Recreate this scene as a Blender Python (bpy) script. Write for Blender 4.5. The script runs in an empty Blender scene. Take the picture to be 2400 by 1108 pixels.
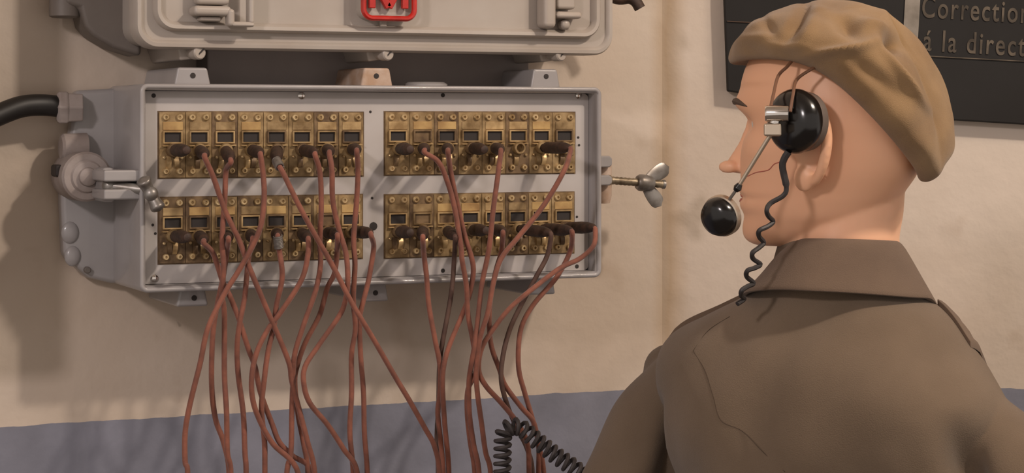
import bpy, bmesh, math, random
from math import sin, cos, pi, radians, sqrt, atan, exp
from mathutils import Vector, Matrix, noise
random.seed(7)
C = bpy.context.scene.collection
SC = bpy.context.scene

# ------------------------------------------------------------------ camera
F_PX, HY = 4800.0, 290.0
YAW = atan(2161.0 / F_PX)
CD, CZ = 2.4, 1.6
cam = bpy.data.cameras.new('camera')
cam.sensor_width = 36.0
cam.lens = F_PX / 2400 * 36
cam.shift_y = -(554 - HY) / 2400
cam.clip_start = 0.02
co = bpy.data.objects.new('camera', cam); C.objects.link(co)
co.location = (0, -CD, CZ)
co.rotation_euler = (pi / 2, 0, -YAW)
SC.camera = co

# ------------------------------------------------------------------ light
SC.view_settings.view_transform = 'Standard'
SC.view_settings.look = 'None'
SC.view_settings.exposure = 0.08
SC.view_settings.gamma = 1.0
SC.view_settings.use_curve_mapping = False
w = bpy.data.worlds.new('world'); SC.world = w; w.use_nodes = True
w.node_tree.nodes['Background'].inputs[0].default_value = (1.0, 0.88, 0.79, 1)
w.node_tree.nodes['Background'].inputs[1].default_value = 0.60

def area(name, loc, target, size, power, color):
    l = bpy.data.lights.new(name, 'AREA'); l.shape = 'DISK'; l.size = size
    l.energy = power; l.color = color
    o = bpy.data.objects.new(name, l); C.objects.link(o)
    o.location = loc
    o.rotation_euler = (Vector(target) - Vector(loc)).to_track_quat('-Z', 'Y').to_euler()
    return o
area('area_lamp', (1.75, -1.85, 3.0), (0.9, 0, 1.5), 0.12, 25, (1.0, 0.86, 0.73))
area('area_lamp', (-1.25, -2.15, 2.62), (0.8, 0, 1.3), 0.28, 23, (1.0, 0.89, 0.87))
area('area_lamp', (2.1, -1.9, 3.15), (1.3, -0.4, 1.5), 0.4, 16, (1.0, 0.82, 0.66))  # unseen fill light, added to brighten the mannequin

# ------------------------------------------------------------------ maths
def P(px, py, d):                       # pixel -> point on the plane d metres in front of the main wall
    u = (px - 1200) / F_PX; v = -(py - HY) / F_PX
    dx = sin(YAW) + u * cos(YAW); dy = cos(YAW) - u * sin(YAW)
    t = (CD - d) / dy
    return Vector((t * dx, -d, CZ + t * v))
def Q(px, py, t):                       # pixel -> point at view depth t
    u = (px - 1200) / F_PX; v = -(py - HY) / F_PX
    return Vector((t * (sin(YAW) + u * cos(YAW)), -CD + t * (cos(YAW) - u * sin(YAW)), CZ + t * v))
def lerp(a, b, t): return a + (b - a) * t
def interp(xs, ys, x):                  # smooth curve through the samples
    n = len(xs)
    if x <= xs[0]: return ys[0]
    if x >= xs[-1]: return ys[-1]
    i = max(k for k in range(n-1) if xs[k] <= x)
    def sl(k):
        if k == 0 or k == n-1: return 0.0
        a = (ys[k]-ys[k-1])/(xs[k]-xs[k-1]); b = (ys[k+1]-ys[k])/(xs[k+1]-xs[k])
        return (ys[k+1]-ys[k-1])/(xs[k+1]-xs[k-1]) if a*b > 0 else 0.0
    h = xs[i+1]-xs[i]; t = (x-xs[i])/h; t2, t3 = t*t, t*t*t
    return ys[i]*(2*t3-3*t2+1) + sl(i)*h*(t3-2*t2+t) + ys[i+1]*(3*t2-2*t3) + sl(i+1)*h*(t3-t2)
def lin(c):
    r = []
    for v in c:
        v /= 255.0
        r.append(v / 12.92 if v <= .04045 else ((v + .055) / 1.055) ** 2.4)
    return (*r, 1)
def crom(pts, n=8):                     # catmull-rom through points
    p = [pts[0] * 2 - pts[1]] + list(pts) + [pts[-1] * 2 - pts[-2]]
    out = []
    for i in range(1, len(p) - 2):
        for k in range(n):
            t = k / n; a, b, c, d = p[i-1], p[i], p[i+1], p[i+2]
            out.append(.5 * ((2*b) + (c-a)*t + (2*a-5*b+4*c-d)*t*t + (3*b-a-3*c+d)*t*t*t))
    out.append(p[-2].copy())
    return out

# ------------------------------------------------------------------ materials
def mat(name, rgb, rough=.6, metal=0.0, var=0.0, vs=20.0, bump=0.0, bs=60.0, rgb2=None, spec=.5,
        sheen=0.0, coat=0.0, bdist=.002, stretch=None, sss=0.0):
    m = bpy.data.materials.new(name); m.use_nodes = True
    N, L = m.node_tree.nodes, m.node_tree.links
    b = N['Principled BSDF']
    b.inputs['Roughness'].default_value = rough; b.inputs['Metallic'].default_value = metal
    b.inputs['Specular IOR Level'].default_value = spec
    b.inputs['Sheen Weight'].default_value = sheen
    b.inputs['Sheen Roughness'].default_value = .6
    b.inputs['Coat Weight'].default_value = coat
    if sss:
        b.inputs['Subsurface Weight'].default_value = sss
        b.inputs['Subsurface Scale'].default_value = .01
    b.inputs['Base Color'].default_value = lin(rgb)
    g = N.new('ShaderNodeNewGeometry'); vec = g.outputs['Position']
    if stretch:
        mp = N.new('ShaderNodeMapping'); mp.inputs['Scale'].default_value = stretch
        L.new(vec, mp.inputs[0]); vec = mp.outputs[0]
    if var or rgb2:
        n = N.new('ShaderNodeTexNoise'); n.inputs['Scale'].default_value = vs; n.inputs['Detail'].default_value = 5
        L.new(vec, n.inputs['Vector'])
        r = N.new('ShaderNodeValToRGB'); r.color_ramp.elements[0].position = .36; r.color_ramp.elements[1].position = .66
        c2 = rgb2 or [v * (1 - var) for v in rgb]
        r.color_ramp.elements[0].color = lin(c2); r.color_ramp.elements[1].color = lin(rgb)
        L.new(n.outputs[0], r.inputs[0]); L.new(r.outputs[0], b.inputs['Base Color'])
    if bump:
        n2 = N.new('ShaderNodeTexNoise'); n2.inputs['Scale'].default_value = bs; n2.inputs['Detail'].default_value = 4
        L.new(vec, n2.inputs['Vector'])
        bp = N.new('ShaderNodeBump'); bp.inputs['Strength'].default_value = bump; bp.inputs['Distance'].default_value = bdist
        L.new(n2.outputs[0], bp.inputs['Height']); L.new(bp.outputs[0], b.inputs['Normal'])
    return m

def wall_mat(name, cream, cream2, band):
    m = mat(name, cream, rough=.62, var=.1, rgb2=cream2, vs=3.2, bump=.55, bs=26, bdist=.004, spec=.35)
    N, L = m.node_tree.nodes, m.node_tree.links
    b = N['Principled BSDF']; src = b.inputs['Base Color'].links[0].from_socket
    g = N.new('ShaderNodeNewGeometry'); s = N.new('ShaderNodeSeparateXYZ'); L.new(g.outputs['Position'], s.inputs[0])
    def noise_n(scale, detail=3):
        n = N.new('ShaderNodeTexNoise'); n.inputs['Scale'].default_value = scale; n.inputs['Detail'].default_value = detail
        L.new(g.outputs['Position'], n.inputs['Vector']); return n
    def math_n(op, a, c, v=None):
        q = N.new('ShaderNodeMath'); q.operation = op
        for i, x in enumerate((a, c)):
            if isinstance(x, (int, float)): q.inputs[i].default_value = x
            elif x is not None: L.new(x, q.inputs[i])
        return q.outputs[0]
    def mix(fac, a, bcol):
        x = N.new('ShaderNodeMix'); x.data_type = 'RGBA'
        L.new(fac, x.inputs['Factor'])
        for nm, v in ((6, a), (7, bcol)):
            if isinstance(v, tuple): x.inputs[nm].default_value = v
            else: L.new(v, x.inputs[nm])
        return x.outputs[2]
    # brownish rubbed stains and small chips in the paint
    n1 = noise_n(9, 6); st = math_n('MULTIPLY', math_n('GREATER_THAN', 0, 1), 0)
    r = N.new('ShaderNodeMapRange'); r.inputs[1].default_value = .60; r.inputs[2].default_value = .76; r.inputs[4].default_value = .45
    L.new(n1.outputs[0], r.inputs[0])
    col = mix(r.outputs[0], src, lin((150, 124, 98)))
    n3 = noise_n(38, 2)
    r3 = N.new('ShaderNodeMapRange'); r3.inputs[1].default_value = .765; r3.inputs[2].default_value = .80; r3.inputs[4].default_value = .6
    L.new(n3.outputs[0], r3.inputs[0])
    col = mix(r3.outputs[0], col, lin((100, 88, 76)))
    # worn tan strip along the corner
    xo = math_n('ADD', s.outputs['X'], math_n('MULTIPLY', math_n('SUBTRACT', noise_n(6, 3).outputs[0], .5), .03))
    rs = N.new('ShaderNodeMapRange'); rs.inputs[1].default_value = .0; rs.inputs[2].default_value = .026; rs.inputs[3].default_value = .75; rs.inputs[4].default_value = 0
    L.new(math_n('ABSOLUTE', math_n('SUBTRACT', xo, XCORN + .006), 0), rs.inputs[0])
    col = mix(rs.outputs[0], col, lin((178, 152, 122)))
    # painted dado
    n2 = noise_n(30, 3)
    zz = math_n('ADD', s.outputs['Z'], math_n('MULTIPLY', math_n('SUBTRACT', n2.outputs[0], .5), .006))
    f = math_n('LESS_THAN', zz, 1.2498)
    nb = noise_n(12, 5)
    rb = N.new('ShaderNodeMapRange'); rb.inputs[1].default_value = .35; rb.inputs[2].default_value = .7
    L.new(nb.outputs[0], rb.inputs[0])
    bcol = mix(rb.outputs[0], lin(band), lin([v * .88 for v in band]))
    n4 = noise_n(30, 2)
    r4 = N.new('ShaderNodeMapRange'); r4.inputs[1].default_value = .73; r4.inputs[2].default_value = .77; r4.inputs[4].default_value = .75
    L.new(n4.outputs[0], r4.inputs[0])
    bcol = mix(r4.outputs[0], bcol, lin((70, 68, 68)))
    col = mix(f, col, bcol)
    L.new(col, b.inputs['Base Color'])
    return m

M = {}
XCORN = P(1552, 290, 0).x
M['wall'] = wall_mat('cream_wall_paint', (204, 190, 176), (192, 175, 158), (132, 133, 146))
M['box'] = mat('grey_enamel', (160, 156, 156), rough=.3, coat=.3, var=.05, rgb2=(148, 143, 142), vs=9, bump=.25, bs=45, bdist=.0012)
M['box_dark'] = mat('dark_and_shaded_grey_enamel', (112, 104, 98), rough=.5, var=.1, vs=12, bump=.3, bs=40)  # dark grey parts; also stands in for shade on the upper casting
M['panel'] = mat('pale_panel_paint', (184, 178, 175), rough=.45, rgb2=(174, 167, 163), vs=14, bump=.15, bs=60, bdist=.0006)
M['upper'] = mat('warm_grey_enamel', (176, 168, 160), rough=.42, rgb2=(163, 152, 142), vs=7, bump=.3, bs=34, bdist=.0015)
M['hub'] = mat('pitted_grey_paint', (160, 150, 146), rough=.6, rgb2=(140, 128, 122), vs=30, bump=.5, bs=70, bdist=.0015)
M['rustpaint'] = mat('rust_stained_paint', (190, 170, 156), rough=.6, rgb2=(170, 140, 116), vs=50, bump=.4, bs=60)
M['red'] = mat('red_enamel', (196, 44, 34), rough=.25, rgb2=(170, 34, 28), vs=60, bump=.2, bs=60, coat=.4)
M['brass'] = mat('aged_brass', (172, 146, 106), rough=.45, metal=.35, rgb2=(122, 98, 64), vs=70, bump=.4, bs=120, bdist=.0008)
M['brass2'] = mat('bright_brass', (206, 176, 128), rough=.38, metal=.4, rgb2=(152, 124, 84), vs=60, bump=.2, bs=120, bdist=.0005)
M['brass3'] = mat('tarnished_brass', (132, 108, 78), rough=.5, metal=.3, rgb2=(90, 70, 50), vs=80, bump=.4, bs=120, bdist=.0008)
M['screw'] = mat('brass_screw_head', (222, 196, 150), rough=.3, metal=.5, rgb2=(150, 122, 82), vs=120)
M['dark'] = mat('dark_recess', (44, 38, 36), rough=.7)
M['label'] = mat('yellowed_label', (190, 158, 102), rough=.6, rgb2=(150, 116, 70), vs=45)
M['plug'] = mat('brown_plug_sleeve', (68, 46, 34), rough=.65, rgb2=(46, 32, 25), vs=120, bump=.6, bs=260, bdist=.001)
M['cable'] = mat('russet_cord_braid', (136, 78, 58), rough=.75, rgb2=(108, 60, 44), vs=60, bump=.5, bs=500, bdist=.0006, sheen=.2)
M['cable_dark'] = mat('dull_brown_cord_braid', (92, 68, 58), rough=.8, rgb2=(76, 54, 46), vs=60, bump=.5, bs=500, bdist=.0006)
M['steel'] = mat('worn_steel', (150, 146, 142), rough=.4, metal=.6, rgb2=(112, 104, 96), vs=60)
M['steel_old'] = mat('brown_stained_steel', (150, 136, 114), rough=.45, metal=.6, rgb2=(96, 82, 64), vs=80)
M['chrome'] = mat('chrome', (225, 220, 215), rough=.12, metal=1)
M['nickel'] = mat('satin_nickel', (205, 190, 172), rough=.33, metal=.85)
M['rubber'] = mat('black_rubber', (26, 23, 22), rough=.5)
M['bakelite'] = mat('black_bakelite', (17, 15, 15), rough=.2, spec=.6)
M['bake_rim'] = mat('grey_ear_cushion', (96, 84, 76), rough=.5)
M['wire'] = mat('brown_headband_wire', (112, 78, 58), rough=.45)
M['coil'] = mat('dark_coiled_cord', (46, 42, 42), rough=.55)
M['coil2'] = mat('grey_coiled_cord', (72, 66, 66), rough=.6, var=.2, vs=80)
M['skin'] = mat('mannequin_skin', (236, 184, 150), rough=.42, rgb2=(231, 177, 141), vs=6, spec=.35, sss=.08)
M['lip'] = mat('painted_lips', (178, 100, 84), rough=.4)
M['brow'] = mat('painted_brow', (84, 68, 56), rough=.7)
M['white'] = mat('eye_white', (205, 200, 190), rough=.2)
M['coat'] = mat('brown_wool_coat', (114, 97, 80), rough=.95, rgb2=(101, 85, 69), vs=8, bump=.5, bs=900, bdist=.0012, sheen=.15, spec=.15)
M['collar'] = mat('brown_wool_collar', (107, 88, 72), rough=.8, rgb2=(96, 78, 64), vs=14, bump=.5, bs=900, bdist=.001, sheen=.12, spec=.25)
M['beret'] = mat('khaki_felt', (142, 114, 80), rough=1, rgb2=(124, 97, 66), vs=16, bump=.45, bs=1200, bdist=.0014, sheen=.2, spec=.1)
M['board'] = mat('black_board_paint', (34, 32, 31), rough=.7, rgb2=(28, 25, 23), vs=6, spec=.3)
M['chalk'] = mat('worn_tan_lettering', (98, 88, 76), rough=.9, rgb2=(62, 55, 47), vs=40)
M['stripe'] = mat('worn_grey_stripe', (150, 142, 132), rough=.8, rgb2=(112, 104, 94), vs=30)
M['brownline'] = mat('faint_brown_line', (74, 56, 44), rough=.8)
M['floor'] = mat('concrete_floor', (120, 112, 104), rough=.8, var=.15, vs=4, bump=.3, bs=20)
M['ceil'] = mat('ceiling_paint', (190, 180, 168), rough=.8, var=.06, vs=3)
M['trouser'] = mat('khaki_trousers', (112, 96, 70), rough=.95, bump=.4, bs=700)
M['boot'] = mat('black_boot_leather', (30, 26, 24), rough=.4)

# ------------------------------------------------------------------ mesh builder
class MB:
    def __init__(s): s.v = []; s.f = []
    def quadgrid(s, rows, closed=False, caps=False, flip=False):
        b = len(s.v); n = len(rows[0])
        for r in rows: s.v += [Vector(p) for p in r]
        m = n if closed else n - 1
        for i in range(len(rows) - 1):
            for j in range(m):
                a = b + i*n + j; c = b + i*n + (j+1) % n; q = (a, c, c + n, a + n)
                s.f.append(q[::-1] if flip else q)
        if caps:
            s.f.append(tuple(range(b, b + n))[::-1] if not flip else tuple(range(b, b + n)))
            e = b + (len(rows) - 1) * n
            s.f.append(tuple(range(e, e + n)) if not flip else tuple(range(e, e + n))[::-1])
        return s
    def tube(s, path, r, seg=10, caps=True):
        path = [Vector(p) for p in path]; n = len(path)
        t0 = (path[1] - path[0]).normalized()
        up = Vector((0, 0, 1)) if abs(t0.z) < .9 else Vector((1, 0, 0))
        nrm = t0.cross(up).normalized(); rows = []
        for i, p in enumerate(path):
            t = (path[min(i+1, n-1)] - path[max(i-1, 0)]).normalized()
            nrm = (nrm - t * nrm.dot(t)).normalized(); bn = t.cross(nrm)
            rr = r[i] if isinstance(r, (list, tuple)) else r
            rows.append([p + (nrm * cos(2*pi*k/seg) + bn * sin(2*pi*k/seg)) * rr for k in range(seg)])
        return s.quadgrid(rows, closed=True, caps=caps)
    def lathe(s, o, axis, prof, seg=24):           # prof = [(distance along axis, radius)]
        o = Vector(o); axis = Vector(axis).normalized()
        up = Vector((0, 0, 1)) if abs(axis.z) < .9 else Vector((1, 0, 0))
        a = axis.cross(up).normalized(); b = axis.cross(a)
        rows = [[o + axis * h + (a * cos(2*pi*k/seg) + b * sin(2*pi*k/seg)) * max(r, 1e-5) for k in range(seg)] for h, r in prof]
        return s.quadgrid(rows, closed=True, caps=True)
    def box(s, x0, x1, d0, d1, z0, z1):            # in wall coordinates: d = distance from the wall
        return s.prism([(x0, z0), (x1, z0), (x1, z1), (x0, z1)], d0, d1)
    def prism(s, poly, d0, d1):
        return s.quadgrid([[(x, -d0, z) for x, z in poly], [(x, -d1, z) for x, z in poly]], closed=True, caps=True)
    def obox(s, o, ax, ay, az):                    # centre and three half-axes
        o, ax, ay, az = map(Vector, (o, ax, ay, az))
        return s.quadgrid([[o-ax-ay-az, o+ax-ay-az, o+ax+ay-az, o-ax+ay-az], [o-ax-ay+az, o+ax-ay+az, o+ax+ay+az, o-ax+ay+az]], closed=True, caps=True)
    def ring(s, path, prof):                       # closed planar path [(x,z,nx,nz)], profile [(out,d)]
        rows = [[(x + nx*o, -d, z + nz*o) for o, d in prof] for x, z, nx, nz in path]
        return s.quadgrid(rows + [rows[0]], closed=True)
    def ball(s, o, rx, ry=None, rz=None, axes=None, seg=20, rings=12):
        ry = ry or rx; rz = rz or rx; o = Vector(o)
        ax = axes or (Vector((1,0,0)), Vector((0,1,0)), Vector((0,0,1)))
        rows = []
        for i in range(rings + 1):
            th = pi * i / rings; q = max(sin(th), 1e-4)
            rows.append([o + ax[0]*rx*q*cos(2*pi*k/seg) + ax[1]*ry*q*sin(2*pi*k/seg) + ax[2]*rz*cos(th) for k in range(seg)])
        return s.quadgrid(rows, closed=True, caps=True)
    def mesh(s, name):
        me = bpy.data.meshes.new(name); me.from_pydata([tuple(v) for v in s.v], [], s.f); me.update()
        bm = bmesh.new(); bm.from_mesh(me); bmesh.ops.remove_doubles(bm, verts=bm.verts, dist=1e-6)
        bmesh.ops.recalc_face_normals(bm, faces=bm.faces); bm.to_mesh(me); bm.free()
        return me
    def build(s, name, m, parent=None, smooth=True, bevel=0, seg=2, origin=None):
        me = s.mesh(name); me.materials.append(m)
        if smooth:
            for p in me.polygons: p.use_smooth = True
        o = bpy.data.objects.new(name, me); C.objects.link(o)
        if smooth: me.set_sharp_from_angle(angle=radians(38))
        if bevel:
            b = o.modifiers.new('bevel', 'BEVEL'); b.width = bevel; b.segments = seg; b.limit_method = 'ANGLE'; b.angle_limit = radians(40); b.harden_normals = smooth
        if parent: attach(o, parent)
        return o

def attach(o, parent):                             # mesh data is in world space: undo the parent's offset
    o.parent = parent
    m = Matrix.Identity(4); q = parent
    while q is not None:
        m = q.matrix_basis.copy() @ m if q.parent is None else q.matrix_basis.copy() @ m
        if q.parent: m = q.matrix_parent_inverse @ m
        q = q.parent
    o.matrix_parent_inverse = m.inverted()
def props(o, label=None, cat=None, group=None, kind=None):
    if label: o['label'] = label
    if cat: o['category'] = cat
    if group: o['group'] = group
    if kind: o['kind'] = kind
    return o
def thing(name, loc, label, cat, group=None):
    o = bpy.data.objects.new(name, None); C.objects.link(o); o.location = loc; o.empty_display_size = .03
    return props(o, label, cat, group)
def rrect(x0, x1, z0, z1, r, n=6):                 # rounded rectangle with outward normals
    out = []
    for cx, cz, a0 in ((x1-r, z1-r, 0), (x0+r, z1-r, 90), (x0+r, z0+r, 180), (x1-r, z0+r, 270)):
        for k in range(n + 1):
            a = radians(a0 + 90 * k / n); out.append((cx + r*cos(a), cz + r*sin(a), cos(a), sin(a)))
    return out
def circ(r, co_=0, cd=0, n=10, sx=1, sd=1):
    return [(co_ + r*sx*cos(2*pi*k/n), cd + r*sd*sin(2*pi*k/n)) for k in range(n)]

# ------------------------------------------------------------------ room
XC = P(1552, 290, 0).x
props(MB().box(-2.2, XC, -.25, 0, 0, 3.2).build('wall_back', M['wall'], smooth=False), kind='structure')
RA = radians(-26)                                   # the right-hand wall meets it at an inside corner
RD = Vector((cos(RA), sin(RA), 0)); RN = Vector((sin(RA), -cos(RA), 0)); RO = Vector((XC, 0, 0))
props(MB().obox(RO + RD*1.3 - RN*.1251 + Vector((0, 0, 1.6)), RD*1.35, RN*.125, Vector((0, 0, 1.6))).build('wall_right', M['wall'], smooth=False), kind='structure')
props(MB().box(-2.2, 4.2, -1.0, 4.2, -.1, 0).build('floor', M['floor'], smooth=False), kind='structure')
props(MB().box(-2.2, 4.2, -1.0, 4.2, 3.2, 3.3).build('ceiling', M['ceil'], smooth=False), kind='structure')
def PR(px, py, off=0):                             # pixel -> point on the right wall plane, off metres in front
    o = Vector((0, -CD, CZ)); q = Q(px, py, 1) - o
    t = (RO + RN*off - o).dot(RN) / q.dot(RN)
    return o + q * t

# ------------------------------------------------------------------ blackboard on the right wall
bd = thing('wall_board', PR(2000, 0, 0), 'black wall board with worn lettering and pale vertical stripe behind the beret', 'board')
tilt = radians(-3.0)
Bx = (RD * cos(tilt) + Vector((0, 0, sin(tilt)))).normalized(); Bz = RN.cross(Bx); Bz = Bz if Bz.z > 0 else -Bz
b0 = PR(1712, 214, .012)
def Bp(px, py, off=.022):                          # board coordinates of a pixel
    o = Vector((0, -CD, CZ)); q = Q(px, py, 1) - o
    t = (b0 + RN*(off-.012) - o).dot(RN) / q.dot(RN)
    return o + q * t
bl = Bp(1706, 252); br_ = Bp(2400, 292)
Bx = (br_ - bl).normalized(); Bz = RN.cross(Bx); Bz = Bz if Bz.z > 0 else -Bz
brd = [Bp(1705, 214), Bp(2220, 281), Bp(2400, 292), Bp(2640, 306), Bp(2660, -420), Bp(1690, -440), Bp(1697, 0)]
MB().quadgrid([[p - RN*.018 for p in brd], brd], closed=True, caps=True).build('panel', M['board'], bd, smooth=False, bevel=.002)
s0 = Bp(2131, 130); 
MB().obox(s0 + Bz*.135 + RN*.001, Bx*.0098, Bz*.145, RN*.001).build('stripe', M['stripe'], bd, smooth=False)
for (xa, ya, xb, yb, mm) in ((1704, 50, 1760, 53, 'brownline'), (2160, 131, 2440, 146, 'chalk')):
    a_, b_ = Bp(xa, ya), Bp(xb, yb)
    MB().tube([a_ + RN*.001, b_ + RN*.001], .0009, 6).build('line', M[mm], bd)
def text_obj(txt, p_left, height, m, parent, xdir, zdir, ndir, bold=.0, sx=1.0):
    cu = bpy.data.curves.new('lettering', 'FONT'); cu.body = txt; cu.size = height / .73; cu.extrude = .0008; cu.offset = bold
    cu.space_character = 1.18
    o = bpy.data.objects.new('tmp', cu); C.objects.link(o)
    dg = bpy.context.evaluated_depsgraph_get(); me = bpy.data.meshes.new_from_object(o.evaluated_get(dg))
    bpy.data.objects.remove(o); me.name = 'lettering'
    for v in me.vertices:
        v.co = p_left + xdir*v.co.x*sx + zdir*v.co.y + ndir*v.co.z
    me.materials.clear(); me.materials.append(m)
    q = bpy.data.objects.new('lettering', me); C.objects.link(q); attach(q, parent)
    return q
text_obj('Correction', Bp(2158, 40) + RN*.0005, .0292, M['chalk'], bd, Bx, Bz, RN, .0004, .66)
text_obj('\u00e1 la direction', Bp(2162, 118) + RN*.0005, .0292, M['chalk'], bd, Bx, Bz, RN, .0004, .68)

# ------------------------------------------------------------------ lower box (open patch panel)
DF = .15
X0, X1, Z0, Z1 = .5585, 1.1330, 1.4120, 1.6445
lb = thing('switchboard_box', (.845, 0, Z0), 'open grey metal switchboard box with four brass jack blocks, below the closed box', 'switchboard')
PLD = .130                                         # depth of the panel plate
rr = rrect(X0, X1, Z0, Z1, .007)
body = MB(); body.ring(rr, [(0, 0), (0, DF-.004), (-.0015, DF), (-.0055, DF), (-.007, DF-.003), (-.007, .11), (-.02, .11), (-.02, 0)])
body.build('body', M['box'], lb, bevel=0)
MB().ring(rrect(X0+.0025, X1-.0025, Z0+.0025, Z1-.0025, .0065), circ(.0030, 0, DF-.001, 10)).build('rim', M['box'], lb)
pl = MB(); pl.prism([(x, z) for x, z, _, _ in rrect(X0+.0075, X1-.0075, Z0+.0075, Z1-.0075, .006)], .11, PLD)
pl.build('panel_plate', M['panel'], lb, smooth=False)
# raised flat flange visible as the greyer strip round the panel
# left-hand casting against the wall
def pxz(px, py, d): p = P(px, py, d); return (p.x, p.z)
cast = MB()
CDP = .024
outer = [pxz(176, 212, CDP), (X0+.03, Z1-.001), (X0+.03, Z0+.001), pxz(262, 664, CDP), pxz(205, 651, CDP), pxz(150, 600, CDP), pxz(144, 480, CDP), pxz(144, 400, CDP), pxz(164, 330, CDP)]
cast.quadgrid([[(x, 0, z) for x, z in outer], [(x, -CDP, z) for x, z in outer]], closed=True, caps=True)
cast.build('casting', M['box'], lb, bevel=.006, seg=4)
for (px, py, rr_) in ((164, 545, .013), (170, 600, .012)):
    p = P(px, py, CDP); MB().ball(p, rr_*.8, .005, rr_, seg=18, rings=8).build('boss', M['box'], lb)
p = P(203, 632, CDP); MB().lathe(p, (0, -1, 0), [(0, .004), (.006, .004), (.007, .003)], 10).build('boss', M['box_dark'], lb)
# cable glands
gp = P(160, 252, .03)
g1 = MB(); g1.lathe(gp + Vector((-.014, 0, 0)), (1, -.15, 0), [(0, .017), (.003, .021), (.012, .021), (.014, .019), (.030, .018)], 6); g1.build('cable_gland', M['hub'], lb, smooth=False, bevel=.0015)
g2 = P(166, 345, .03); MB().lathe(g2 + Vector((-.012, 0, 0)), (1, 0, 0), [(0, .013), (.003, .016), (.03, .017)], 14).build('cable_gland', M['hub'], lb)
# hinge hub with clamp fork
hp = P(203, 414, .075)
hb = MB(); hb.lathe(hp + Vector((0, .03, 0)), (0, -1, 0), [(-.03, .0285), (.030, .0285), (.033, .026), (.034, .021), (.0335, .019), (.036, .017), (.037, .011), (.041, .010), (.043, .007), (.0435, 0)], 32)
hb.build('hinge_hub', M['hub'], lb)
kp = P(135, 398, .05); MB().box(kp.x-.004, kp.x+.02, .03, .058, kp.z-.008, kp.z+.006).build('hinge_pin', M['dark'], lb, bevel=.003)
ef = thing  # (names only)
for (py0, py1) in ((398, 424), (443, 466)):
    a_, b_ = P(236, py0, .13), P(333, py1, .13)
    MB().prism([(a_.x, b_.z), (b_.x, b_.z), (b_.x+.002, (a_.z+b_.z)/2), (b_.x, a_.z), (a_.x, a_.z)], .085, .146).build('clamp_fork', M['box'], lb, bevel=.0025, seg=2)
a_, b_ = P(232, 392, .10), P(262, 472, .10)
MB().box(a_.x, b_.x, .045, .118, b_.z, a_.z).build('clamp_base', M['box'], lb, bevel=.004)
q0, q1 = P(256, 435, .128), P(352, 447, .150)
MB().tube([q0, q0.lerp(q1, .5), q1], .0062, 14).build('swing_bolt', M['steel'], lb)
MB().ball(q0, .0085, seg=14, rings=10).build('swing_bolt', M['steel'], lb)
wn = MB(); wn.ball(P(354, 454, .168), .0082, .008, .0082, seg=16, rings=10)
wnut = wn.build('wing_nut', M['steel'], lb)
for (px, py) in ((337, 424), (370, 486)):
    c0 = P(352, 452, .162); c1 = P(px, py, .168)
    MB().tube(crom([c0, c0.lerp(c1, .6), c1, c1 + (c1-c0)*.25], 4), [.006, .0062, .0066, .0068, .007, .0074, .0078, .0082, .0084, .008, .0065, .004, .001], 12).build('wing', M['steel'], wnut)
# right-hand lug, rod and wing nut
lugx0 = X1 - .001; lx1 = P(1436, 400, .118).x
for z0_, z1_ in ((1.5455, 1.5600), (1.5230, 1.5360)):
    MB().prism([(lugx0, z0_), (lx1-.004, z0_), (lx1, z0_+.003), (lx1, z1_-.003), (lx1-.004, z1_), (lugx0, z1_)], .095, .118).build('lug', M['box'], lb, bevel=.002)
MB().lathe(P(1416, 424, .1), (0, 0, 1), [(-.0285, .0), (-.028, .007), (-.018, .0095), (.018, .0095), (.028, .007), (.0285, 0)], 16).build('lug_pin', M['rustpaint'], lb)
r0, r1 = P(1412, 421, .105), P(1556, 432, .112)
ax = (r1 - r0).normalized()
MB().ball(r0 + ax*.006, .0078, seg=14, rings=8).build('eye_bolt', M['steel_old'], lb)
pts = [r0 + (r1 - r0) * (k/30) for k in range(31)]
rod = MB().tube(pts, [.0046 + (.0006 if k % 2 else 0) for k in range(31)], 12).build('threaded_rod', M['steel_old'], lb)
wo = r0 + (r1-r0)*.56
wng = MB().lathe(wo, ax, [(0, .0085), (.003, .0105), (.006, .0108), (.012, .0105), (.018, .0095), (.022, .008)], 18).build('wing_nut', M['steel'], lb)
for sgn, (bx, by) in ((1, (1566, 390)), (-1, (1548, 482))):
    c0 = wo + ax*.008; c1 = P(bx, by, .108)
    dr = (c1 - c0).normalized(); sd = Vector((0, -1, 0)); wd = dr.cross(sd).normalized()
    L_ = (c1 - c0).length; rows = []
    for k in range(13):
        t = k/12; wdt = (.0042 + .0056*sin(min(t*1.15, 1)*pi*.62)) * (sqrt(max(0, 1-((t-.8)/.2)**2)) if t > .8 else 1); wdt = max(wdt, .0006)
        o_ = c0 + dr*L_*t; th = .0024
        rows.append([o_ + wd*wdt*a + sd*th*b for a, b in ((-1, -.3), (-.6, -1), (.6, -1), (1, -.3), (1, .3), (.6, 1), (-.6, 1), (-1, .3))])
    MB().quadgrid(rows, closed=True, caps=True).build('wing', M['steel'], wng)
MB().lathe(r1 - ax*.003, ax, [(0, .0048), (.001, .0058), (.004, .0058), (.005, .004)], 12).build('rod_end', M['steel'], rod)
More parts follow.
